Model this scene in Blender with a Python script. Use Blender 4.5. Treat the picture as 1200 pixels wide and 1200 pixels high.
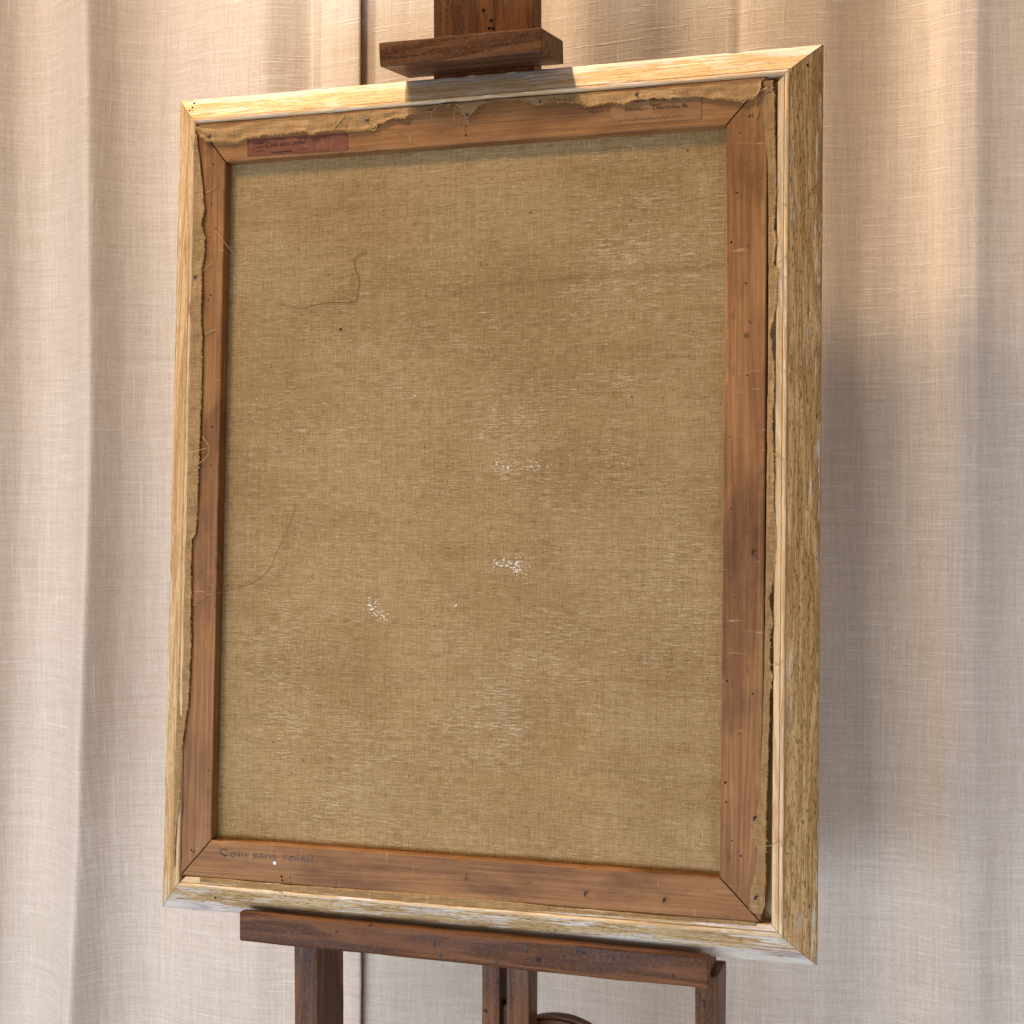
import bpy, bmesh, math, random
from mathutils import Vector, Matrix, noise as mn

for o in list(bpy.data.objects):
    bpy.data.objects.remove(o, do_unlink=True)
scene = bpy.context.scene
col = scene.collection
R = math.radians
random.seed(7)

# ---------------------------------------------------------------- camera
Z0 = 1.30                       # height of the painting's centre above the floor
LEAN = 0.04666                  # the painting leans back on the easel
cam_d = bpy.data.cameras.new('camera')
cam_d.sensor_width = 36.0
cam_d.lens = 36.0 * 1799.3 / 1200.0
cam_d.clip_start = 0.05
cam_d.clip_end = 50
cam = bpy.data.objects.new('camera', cam_d)
cam.location = (0.57849, -1.66287, Z0 - 0.00206)
cam.rotation_euler = (math.pi / 2 - 0.00729, 0, 0.30544)
col.objects.link(cam)
scene.camera = cam

# ---------------------------------------------------------------- world (dim room light)
world = bpy.data.worlds.new('World')
scene.world = world
world.use_nodes = True
wb = world.node_tree.nodes['Background']
wb.inputs[0].default_value = (1.0, 0.72, 0.48, 1)
wb.inputs[1].default_value = 0.24

# ---------------------------------------------------------------- lamps
def aim(o, target):
    d = Vector(target) - o.location
    o.rotation_euler = d.to_track_quat('-Z', 'Y').to_euler()

def spot(name, loc, target, energy, colour, size, blend, radius):
    l = bpy.data.lights.new(name, 'SPOT')
    l.energy = energy; l.color = colour; l.spot_size = R(size); l.spot_blend = blend
    l.shadow_soft_size = radius
    o = bpy.data.objects.new(name, l); o.location = loc
    aim(o, target); col.objects.link(o)
    return o

def area(name, loc, target, energy, colour, sx, sy):
    l = bpy.data.lights.new(name, 'AREA')
    l.shape = 'RECTANGLE'; l.size = sx; l.size_y = sy
    l.energy = energy; l.color = colour
    o = bpy.data.objects.new(name, l); o.location = loc
    aim(o, target); col.objects.link(o)
    return o

WARM = (1.0, 0.71, 0.45)
COOL = (0.62, 0.76, 1.0)
# ceiling spotlight almost straight above the frame, a little to its left
spot('ceiling_spotlight', (-0.70, 0.010, Z0 + 2.35), (0.16, 0.06, Z0 + 0.4), 300, (1.0, 0.81, 0.63), 48, 0.7, 0.032)
# softer warm track lamp in front, upper left: throws the frame's shadow on the curtain
spot('track_lamp', (-1.20, -1.85, Z0 + 2.70), (0.0, 0.2, Z0 + 0.65), 330, WARM, 78, 1.0, 0.34)
# cool daylight from low windows, one wide and a smaller one to the left
area('window_light', (-0.80, -2.2, Z0 - 1.05), (0.10, 0.25, Z0 - 0.60), 70, COOL, 2.4, 0.7)
area('side_window_light', (-2.3, -1.4, Z0 - 0.6), (-0.3, 0.25, Z0 - 0.35), 15, COOL, 0.9, 1.0)
right_window = area('right_window_light', (1.75, -1.5, Z0 - 1.0), (0.75, 0.3, Z0 - 0.75), 5.5, COOL, 0.7, 0.6)
right_window.data.spread = R(95)

scene.view_settings.view_transform = 'Standard'
scene.view_settings.look = 'None'
scene.view_settings.exposure = 0.0
scene.view_settings.gamma = 1.0
scene.view_settings.use_curve_mapping = False
scene.render.engine = 'CYCLES'

# ---------------------------------------------------------------- measured outlines
# painting coordinates in metres from its centre: x to the right, y up along the canvas
TOP_LOW = [(-0.3577, 0.4549), (-0.3504, 0.4448), (-0.3424, 0.4379), (-0.3321, 0.4356), (-0.3164, 0.4345), (-0.3031, 0.4331), (-0.2888, 0.4365), (-0.2617, 0.4385), (-0.2348, 0.4386), (-0.2207, 0.4396), (-0.2084, 0.4392), (-0.2038, 0.4349), (-0.1861, 0.4375), (-0.1651, 0.4387), (-0.1529, 0.4357), (-0.1240, 0.4362), (-0.1159, 0.4407), (-0.0971, 0.4469), (-0.0836, 0.4458), (-0.0762, 0.4493), (-0.0464, 0.4506), (-0.0359, 0.4578), (-0.0227, 0.4563), (-0.0051, 0.4409), (0.0113, 0.4536), (0.0320, 0.4595), (0.0551, 0.4591), (0.0731, 0.4513), (0.0808, 0.4492), (0.0984, 0.4517), (0.1186, 0.4492), (0.1336, 0.4451), (0.1426, 0.4414), (0.1496, 0.4438), (0.1634, 0.4456), (0.1782, 0.4425), (0.1928, 0.4453), (0.2094, 0.4459), (0.2422, 0.4442), (0.2652, 0.4433), (0.2955, 0.4381), (0.3143, 0.4338), (0.3273, 0.4374), (0.3310, 0.4409), (0.3338, 0.4482)]
TOP_UP = [(-0.3578, 0.4575), (-0.3473, 0.4598), (-0.3193, 0.4573), (-0.2893, 0.4588), (-0.2528, 0.4597), (-0.2099, 0.4580), (-0.1999, 0.4592), (-0.1655, 0.4597), (-0.1381, 0.4612), (-0.0979, 0.4601), (-0.0571, 0.4600), (0.0029, 0.4613), (0.0474, 0.4607), (0.1104, 0.4606), (0.1976, 0.4584), (0.2459, 0.4592), (0.3216, 0.4587), (0.3337, 0.4596)]
LEFT_IN = [(-0.3563, 0.4474), (-0.3548, 0.4325), (-0.3508, 0.4111), (-0.3465, 0.3813), (-0.3435, 0.3517), (-0.3478, 0.3351), (-0.3428, 0.3222), (-0.3422, 0.2970), (-0.3453, 0.2825), (-0.3447, 0.2552), (-0.3449, 0.2175), (-0.3423, 0.2028), (-0.3427, 0.1715), (-0.3419, 0.1402), (-0.3435, 0.0601), (-0.3444, 0.0020), (-0.3457, -0.0395), (-0.3512, -0.0499), (-0.3511, -0.0778), (-0.3507, -0.1192), (-0.3486, -0.1820), (-0.3511, -0.2469), (-0.3580, -0.2965), (-0.3601, -0.3049), (-0.3587, -0.3622), (-0.3655, -0.4128), (-0.3664, -0.4456)]
LEFT_OUT = [(-0.3658, 0.4481), (-0.3644, 0.4406), (-0.3635, 0.4035), (-0.3652, 0.3297), (-0.3658, 0.2561), (-0.3660, 0.1721), (-0.3657, 0.1094), (-0.3649, -0.0157), (-0.3651, -0.1018), (-0.3665, -0.1867), (-0.3687, -0.2847), (-0.3687, -0.3310), (-0.3693, -0.4028), (-0.3693, -0.4458)]
RIGHT_OUT = [(0.3455, 0.4564), (0.3476, 0.4233), (0.3489, 0.3763), (0.3501, 0.3378), (0.3493, 0.3201), (0.3476, 0.2949), (0.3505, 0.2826), (0.3479, 0.2548), (0.3526, 0.2480), (0.3511, 0.2081), (0.3448, 0.1804), (0.3497, 0.1403), (0.3491, 0.1088), (0.3474, 0.0903), (0.3495, 0.0477), (0.3509, -0.0141), (0.3530, -0.0444), (0.3497, -0.0904), (0.3452, -0.1079), (0.3509, -0.1334), (0.3473, -0.1427), (0.3467, -0.1766), (0.3504, -0.1902), (0.3470, -0.2131), (0.3465, -0.2734), (0.3442, -0.3254), (0.3446, -0.3717), (0.3440, -0.4134), (0.3419, -0.4443)]
RIGHT_IN = [(0.3336, 0.4570), (0.3347, 0.4240), (0.3368, 0.3956), (0.3403, 0.3672), (0.3416, 0.3203), (0.3422, 0.2455), (0.3427, 0.1710), (0.3421, 0.0783), (0.3419, -0.0141), (0.3417, -0.1061), (0.3409, -0.1795), (0.3400, -0.2343), (0.3384, -0.2709), (0.3370, -0.3165), (0.3317, -0.3442), (0.3282, -0.3626), (0.3347, -0.3749), (0.3322, -0.4005), (0.3268, -0.4208), (0.3261, -0.4400), (0.3325, -0.4449)]
BOT_LOW = [(-0.3314, -0.4599), (-0.3040, -0.4594), (-0.2835, -0.4609), (-0.2676, -0.4648), (-0.2275, -0.4632), (-0.1649, -0.4605), (-0.1164, -0.4617), (-0.0508, -0.4625), (0.0195, -0.4618), (0.0801, -0.4608), (0.1345, -0.4598), (0.2167, -0.4583), (0.2825, -0.4575), (0.3351, -0.4569)]
BOT_UP = [(-0.3316, -0.4538), (-0.2837, -0.4539), (-0.2288, -0.4548), (-0.1650, -0.4535), (-0.0426, -0.4521), (0.0599, -0.4529), (0.1589, -0.4555), (0.2778, -0.4533), (0.3350, -0.4532)]
THREADS = [[(-0.3488, -0.1748), (-0.3510, -0.1553), (-0.3497, -0.1357), (-0.3378, -0.1251), (-0.3219, -0.1166), (-0.3060, -0.1106), (-0.2856, -0.1047), (-0.2704, -0.0983), (-0.2599, -0.0900), (-0.2511, -0.0802), (-0.2436, -0.0633), (-0.2296, -0.0357), (-0.2202, -0.0083)],
    [(-0.1349, 0.2941), (-0.1500, 0.2887), (-0.1509, 0.2776), (-0.1475, 0.2683), (-0.1446, 0.2596), (-0.1470, 0.2445), (-0.1512, 0.2350), (-0.1776, 0.2355), (-0.1997, 0.2338), (-0.2163, 0.2299), (-0.2332, 0.2321), (-0.2479, 0.2368)],
    [(-0.3278, 0.3267), (-0.3182, 0.3147), (-0.3074, 0.2974)],
    [(-0.3625, 0.0290), (-0.3488, 0.0393), (-0.3339, 0.0496), (-0.3296, 0.0599), (-0.3344, 0.0704), (-0.3392, 0.0756)],
    [(-0.3319, 0.0620), (-0.3492, 0.0570), (-0.3525, 0.0487), (-0.3430, 0.0414)],
    [(0.3468, 0.3225), (0.3523, 0.3185), (0.3634, 0.3178)],
    [(0.3510, 0.2533), (0.3592, 0.2594), (0.3656, 0.2675)],
    [(0.3501, 0.2450), (0.3566, 0.2391), (0.3630, 0.2374)],
    [(0.3507, 0.0476), (0.3681, 0.0392), (0.3781, 0.0363)],
    [(0.3439, -0.3714), (0.3526, -0.3690), (0.3589, -0.3636), (0.3620, -0.3698), (0.3693, -0.3724)],
    [(0.3470, -0.1765), (0.3543, -0.1790), (0.3633, -0.1723)],
    [(-0.1588, 0.4556), (-0.1652, 0.4479), (-0.1717, 0.4412)],
    [(0.3412, 0.4476), (0.3356, 0.4462), (0.3292, 0.4433)],
    [(0.3257, 0.4145), (0.3294, 0.4194), (0.3302, 0.4259)],
    [(-0.3429, 0.3748), (-0.3337, 0.3784), (-0.3268, 0.3843)],
    [(-0.3410, 0.2007), (-0.3318, 0.2045), (-0.3249, 0.2064)],
    [(-0.3441, 0.2782), (-0.3361, 0.2852), (-0.3315, 0.2871)],
    [(-0.3482, -0.1758), (-0.3502, -0.1862), (-0.3477, -0.1933)],
    [(-0.2327, -0.4620), (-0.2238, -0.4624), (-0.2181, -0.4689)],
    [(-0.1257, 0.4419), (-0.1245, 0.4357), (-0.1201, 0.4344), (-0.1180, 0.4383), (-0.1213, 0.4411), (-0.1268, 0.4450)],
    [(0.3870, 0.3341), (0.3924, 0.3333), (0.3979, 0.3334)],
    [(0.3472, 0.1522), (0.3537, 0.1427), (0.3619, 0.1370)]]
HOLES = [(-0.0081, 0.4322), (-0.0086, 0.4267), (-0.0080, 0.4217), (-0.0134, 0.4336), (-0.3344, 0.4090), (-0.3290, 0.3299), (-0.3369, 0.3198), (-0.3341, 0.2485), (-0.3356, 0.3617), (-0.3374, 0.2423), (0.3099, 0.4015), (0.3058, 0.3363), (0.3077, 0.3352), (0.3016, 0.2810), (0.3016, 0.0676), (0.3041, -0.0105), (0.3011, -0.1973), (0.3002, -0.3066), (0.3014, -0.3276), (0.3289, -0.2100), (-0.2242, -0.4454), (-0.2119, -0.4515), (-0.2230, -0.4498), (-0.2131, -0.4456), (0.0815, -0.4298), (-0.3641, 0.4776), (-0.3291, 0.0413), (-0.3279, 0.0879), (-0.3238, -0.3266), (-0.3445, -0.4226), (-0.3410, -0.4244), (0.3205, 0.1343), (0.3178, 0.2352), (0.3087, -0.1067), (0.3146, -0.2537), (0.3082, -0.3683), (0.3175, -0.3841)]
TACKS = [(-0.3387, 0.4430), (-0.1302, 0.4473), (-0.0052, 0.4434), (0.1947, 0.4519), (-0.3544, 0.2713), (0.1439, -0.4411), (0.2323, -0.4416), (0.3259, -0.0622), (0.3300, -0.3468), (0.3316, -0.4312), (0.0822, 0.4520)]
FRAME_HOLES = [(-0.3744, 0.4814), (-0.3728, 0.4866), (-0.3735, 0.4937), (0.3812, 0.4741), (0.3954, 0.4794), (0.3706, 0.4736), (-0.3151, -0.4791)]
LABEL_A = [(-0.2888, 0.4362), (-0.2883, 0.4158), (-0.1563, 0.4150), (-0.1567, 0.4350)]
LABEL_B = [(0.1643, 0.4485), (0.1647, 0.4203), (0.2673, 0.4198), (0.2670, 0.4461)]
LABEL_B_TXT = [(0.1899, 0.4440), (0.2432, 0.4441), (0.2095, 0.4386), (0.2220, 0.4386), (0.1812, 0.4346), (0.2519, 0.4339), (0.1725, 0.4246), (0.2462, 0.4248)]
LABEL_A_TXT = [(-0.2634, 0.4250), (-0.2103, 0.4260), (-0.2564, 0.4183), (-0.2293, 0.4190), (-0.2760, 0.4306), (-0.2759, 0.4259), (-0.2758, 0.4212), (-0.2205, 0.4303)]
PENCIL = [(-0.3065, -0.4271), (-0.1850, -0.4257)]
WHITE_DOT = [(-0.2334, -0.4306)]
CLUSTERS = [(0.0457, -0.0729), (0.0570, -0.0766), (0.0334, -0.0730), (0.0389, 0.0397), (0.0778, 0.0384), (-0.1219, -0.1271), (-0.1109, -0.1368), (-0.0737, 0.1216), (-0.0177, -0.1224), (0.0481, 0.1132), (0.1499, 0.0437)]
BARC = [(-0.0415, -0.4515), (0.3355, -0.4535), (0.2173, -0.4539), (0.3380, 0.2642), (0.3424, -0.2888), (0.3440, -0.3795), (-0.3081, -0.4576)]
CREASE = [(-0.3145, 0.2334), (-0.1342, 0.2367), (0.0047, 0.2422), (0.1073, 0.2477), (0.2065, 0.2521), (0.2928, 0.2597)]

# ---------------------------------------------------------------- node helpers
class NT:
    def __init__(s, name):
        s.m = bpy.data.materials.new(name); s.m.use_nodes = True
        s.t = s.m.node_tree; s.n = s.t.nodes; s.l = s.t.links
        s.b = s.n['Principled BSDF']
        s.tc = s.n.new('ShaderNodeTexCoord')
        oi = s.n.new('ShaderNodeObjectInfo')
        s.rnd = oi.outputs['Random']
        sc = s.n.new('ShaderNodeMath'); sc.operation = 'MULTIPLY'; sc.inputs[1].default_value = 13.7
        s.l.new(s.rnd, sc.inputs[0])
        cb = s.n.new('ShaderNodeCombineXYZ')
        for i in range(3): s.l.new(sc.outputs[0], cb.inputs[i])
        ad = s.n.new('ShaderNodeVectorMath'); ad.operation = 'ADD'
        s.l.new(s.tc.outputs['Object'], ad.inputs[0]); s.l.new(cb.outputs[0], ad.inputs[1])
        s.obj = s.tc.outputs['Object']; s.vec = ad.outputs[0]
    def put(s, sock, v):
        if hasattr(v, 'is_linked') or isinstance(v, bpy.types.NodeSocket): s.l.new(v, sock)
        else: sock.default_value = v
    def map(s, scale, vec=None, rot=(0, 0, 0), loc=(0, 0, 0)):
        m = s.n.new('ShaderNodeMapping'); s.l.new(vec or s.vec, m.inputs[0])
        m.inputs['Scale'].default_value = scale; m.inputs['Rotation'].default_value = rot
        m.inputs['Location'].default_value = loc
        return m.outputs[0]
    def noise(s, vec, scale=1.0, detail=3.0, rough=0.55, dist=0.0):
        n = s.n.new('ShaderNodeTexNoise'); s.l.new(vec, n.inputs['Vector'])
        n.inputs['Scale'].default_value = scale; n.inputs['Detail'].default_value = detail
        n.inputs['Roughness'].default_value = rough; n.inputs['Distortion'].default_value = dist
        return n.outputs['Fac']
    def math(s, op, a, b=0.0, c=0.0, clamp=False):
        n = s.n.new('ShaderNodeMath'); n.operation = op; n.use_clamp = clamp
        s.put(n.inputs[0], a); s.put(n.inputs[1], b)
        if op in ('MULTIPLY_ADD', 'SMOOTH_MIN'): s.put(n.inputs[2], c)
        return n.outputs[0]
    def band(s, v, lo, hi, a=0.0, b=1.0):
        n = s.n.new('ShaderNodeMapRange'); n.interpolation_type = 'SMOOTHSTEP'
        s.put(n.inputs[0], v)
        n.inputs[1].default_value = lo; n.inputs[2].default_value = hi
        n.inputs[3].default_value = a; n.inputs[4].default_value = b
        return n.outputs[0]
    def ramp(s, f, stops):
        n = s.n.new('ShaderNodeValToRGB'); s.l.new(f, n.inputs[0])
        e = n.color_ramp.elements
        while len(e) < len(stops): e.new(0.5)
        for el, (p, c) in zip(e, stops): el.position = p; el.color = (*c, 1)
        return n.outputs[0]
    def mix(s, f, a, b, blend='MIX'):
        n = s.n.new('ShaderNodeMix'); n.data_type = 'RGBA'; n.blend_type = blend
        s.put(n.inputs[0], f)
        for sk, v in ((n.inputs[6], a), (n.inputs[7], b)):
            if isinstance(v, tuple): sk.default_value = (*v, 1) if len(v) == 3 else v
            else: s.l.new(v, sk)
        return n.outputs[2]
    def sep(s, vec):
        n = s.n.new('ShaderNodeSeparateXYZ'); s.l.new(vec, n.inputs[0]); return n.outputs
    def bump(s, h, dist, strength=1.0, nrm=None):
        n = s.n.new('ShaderNodeBump'); n.inputs['Distance'].default_value = dist
        n.inputs['Strength'].default_value = strength
        s.l.new(h, n.inputs['Height'])
        if nrm: s.l.new(nrm, n.inputs['Normal'])
        return n.outputs[0]
    def done(s, colour, rough=0.7, spec=0.3, normal=None, sheen=0.0):
        s.put(s.b.inputs['Base Color'], (*colour, 1) if isinstance(colour, tuple) else colour)
        s.put(s.b.inputs['Roughness'], rough)
        s.b.inputs['Specular IOR Level'].default_value = spec
        if sheen:
            s.b.inputs['Sheen Weight'].default_value = sheen
            s.b.inputs['Sheen Roughness'].default_value = 0.5
        if normal: s.l.new(normal, s.b.inputs['Normal'])
        return s.m

def mat_stretcher():
    t = NT('aged_pine')
    g = t.noise(t.map((0.9, 26, 26)), 1, 3, 0.5, 0.35)
    rings = t.math('MULTIPLY_ADD', t.math('SINE', t.math('MULTIPLY', g, 85)), 0.5, 0.5)
    fib = t.noise(t.map((14, 620, 620)), 1, 3, 0.6)
    fib2 = t.noise(t.map((5, 190, 190)), 1, 3, 0.6)
    blot = t.noise(t.map((7, 16, 16)), 1, 4, 0.6)
    v = t.math('ADD', t.math('MULTIPLY', rings, 0.10), t.math('MULTIPLY', fib2, 0.45))
    v = t.math('ADD', v, t.math('MULTIPLY', fib, 0.45))
    c = t.ramp(v, [(0.28, (0.155, 0.062, 0.0155)), (0.52, (0.275, 0.124, 0.036)), (0.76, (0.395, 0.200, 0.066))])
    c = t.mix(t.band(blot, 0.42, 0.70, 0, 0.75), c, (0.60, 0.50, 0.44), 'MULTIPLY')
    c = t.mix(t.band(blot, 0.34, 0.24, 0, 0.22), c, (0.50, 0.27, 0.12))
    stain = t.noise(t.map((4.5, 11, 11), loc=(2, 6, 4)), 1, 5, 0.62, 0.5)
    c = t.mix(t.band(stain, 0.50, 0.66, 0, 0.62), c, (0.52, 0.42, 0.38), 'MULTIPLY')
    c = t.mix(t.band(stain, 0.40, 0.30, 0, 0.20), c, (0.50, 0.30, 0.14))
    grime = t.noise(t.map((60, 130, 130), loc=(5, 2, 9)), 1, 4, 0.7)
    c = t.mix(t.band(grime, 0.58, 0.72, 0, 0.5), c, (0.50, 0.42, 0.38), 'MULTIPLY')
    # pale scuffs and scratches across the grain
    sc = t.noise(t.map((260, 22, 60), rot=(0, 0, 0.35)), 1, 3, 0.65)
    zone = t.noise(t.map((9, 22, 22), loc=(3, 1, 7)), 1, 2, 0.5)
    sm = t.math('MULTIPLY', t.band(sc, 0.63, 0.72), t.band(zone, 0.46, 0.60))
    c = t.mix(t.math('MULTIPLY', sm, 0.55), c, (0.56, 0.38, 0.22))
    dk = t.noise(t.map((120, 260, 260), loc=(1, 8, 2)), 1, 2, 0.5)
    c = t.mix(t.band(dk, 0.72, 0.78, 0, 0.6), c, (0.055, 0.030, 0.018))
    n = t.bump(fib, 0.0006, 0.5); n = t.bump(v, 0.0008, 0.5, n)
    n = t.bump(blot, 0.004, 0.35, n)
    return t.done(c, 0.62, 0.32, n)

def mat_frame(name, paint, edge, tone, pores):
    # stripped and weathered moulding: local x along the rail, local y inward from the outer edge
    t = NT(name)
    y = t.sep(t.obj)[1]
    slope = t.band(y, 0.0335, 0.0315)               # 1 on the rough outer slope
    g = t.noise(t.map((1.6, 30, 30)), 1, 4, 0.55, 0.6)
    rings = t.math('MULTIPLY_ADD', t.math('SINE', t.math('MULTIPLY', g, 62)), 0.5, 0.5)
    fib = t.noise(t.map((60, 700, 700)), 1, 3, 0.75)
    pore = t.noise(t.map((120, 560, 560), loc=(2, 5, 1)), 1, 4, 0.75)
    grit = t.noise(t.map((260, 560, 560), loc=(9, 5, 1)), 1, 3, 0.75)
    blot = t.noise(t.map((6, 34, 34)), 1, 4, 0.6)
    v = t.math('ADD', t.math('MULTIPLY', rings, 0.22), t.math('MULTIPLY', fib, 0.58))
    v = t.math('ADD', v, t.math('MULTIPLY', blot, 0.20))
    pale = t.ramp(v, [(0.28, (0.45, 0.280, 0.128)), (0.52, (0.63, 0.435, 0.220)), (0.75, (0.76, 0.585, 0.36))])
    raw = t.ramp(v, [(0.28, (0.260, 0.132, 0.037)), (0.5, (0.480, 0.288, 0.106)), (0.72, (0.68, 0.468, 0.225))])
    raw = t.mix(tone, raw, pale)
    c = t.mix(slope, pale, raw)
    pm = t.math('MULTIPLY', t.band(pore, 0.54, 0.66), t.math('MULTIPLY_ADD', slope, pores, 0.12))
    c = t.mix(t.math('MULTIPLY', pm, t.band(blot, 0.25, 0.6, 0.45, 1.0)), c, (0.115, 0.060, 0.018))
    gm = t.math('MULTIPLY', t.band(grit, 0.60, 0.68), t.math('MULTIPLY_ADD', slope, 0.7, 0.05))
    c = t.mix(t.math('MULTIPLY', gm, 0.75), c, (0.10, 0.055, 0.020))
    # remnants of whitewash and lavender grey primer
    wl = t.noise(t.map((22, 330, 330), loc=(4, 4, 0)), 1, 4, 0.66)
    wz = t.noise(t.map((4.5, 36, 36), loc=(1, 9, 3)), 1, 3, 0.6)
    near_edge = t.band(y, 0.017, 0.002, 0.0, edge)
    lipz = t.band(y, 0.0375, 0.040, 0.0, edge * 0.16)
    amount = t.math('ADD', t.math('ADD', near_edge, lipz), paint)
    thr = t.math('SUBTRACT', 0.70, t.math('MULTIPLY', amount, 0.30))
    wsum = t.math('MULTIPLY_ADD', wz, 0.42, t.math('MULTIPLY', wl, 0.62))
    wm = t.band(t.math('SUBTRACT', wsum, thr), -0.015, 0.03)
    greyness = t.noise(t.map((13, 75, 75), loc=(7, 2, 2)), 1, 3, 0.6)
    wcol = t.ramp(greyness, [(0.40, (0.74, 0.66, 0.52)), (0.54, (0.66, 0.58, 0.49)), (0.66, (0.44, 0.37, 0.355))])
    c = t.mix(t.math('MULTIPLY', wm, 0.88), c, wcol)
    h = t.math('SUBTRACT', fib, t.math('MULTIPLY', pm, 0.8))
    h = t.math('SUBTRACT', h, t.math('MULTIPLY', gm, 0.4))
    n = t.bump(h, 0.0010, 0.6); n = t.bump(blot, 0.003, 0.4, n)
    return t.done(c, 0.82, 0.15, n)

def mat_easel():
    t = NT('dark_stained_oak')
    g = t.noise(t.map((1.1, 20, 20)), 1, 4, 0.55, 0.8)
    rings = t.math('MULTIPLY_ADD', t.math('SINE', t.math('MULTIPLY', g, 44)), 0.5, 0.5)
    fib = t.noise(t.map((18, 420, 420)), 1, 4, 0.65)
    blot = t.noise(t.map((8, 22, 22)), 1, 4, 0.6)
    v = t.math('ADD', t.math('MULTIPLY', rings, 0.25), t.math('MULTIPLY', fib, 0.45))
    v = t.math('ADD', v, t.math('MULTIPLY', blot, 0.32))
    c = t.ramp(v, [(0.25, (0.022, 0.009, 0.0045)), (0.5, (0.090, 0.034, 0.0115)), (0.8, (0.200, 0.082, 0.027))])
    mott = t.noise(t.map((260, 380, 380)), 1, 3, 0.6)
    c = t.mix(t.band(mott, 0.45, 0.7, 0, 0.38), c, (0.22, 0.090, 0.027))
    spots = t.noise(t.map((55, 80, 80), loc=(4, 1, 0)), 1, 2, 0.5)
    c = t.mix(t.band(spots, 0.70, 0.76, 0, 0.85), c, (0.012, 0.009, 0.009))
    n = t.bump(fib, 0.0007, 0.5); n = t.bump(blot, 0.004, 0.35, n)
    r = t.band(blot, 0.3, 0.7, 0.36, 0.55)
    return t.done(c, r, 0.13, n)

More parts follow.
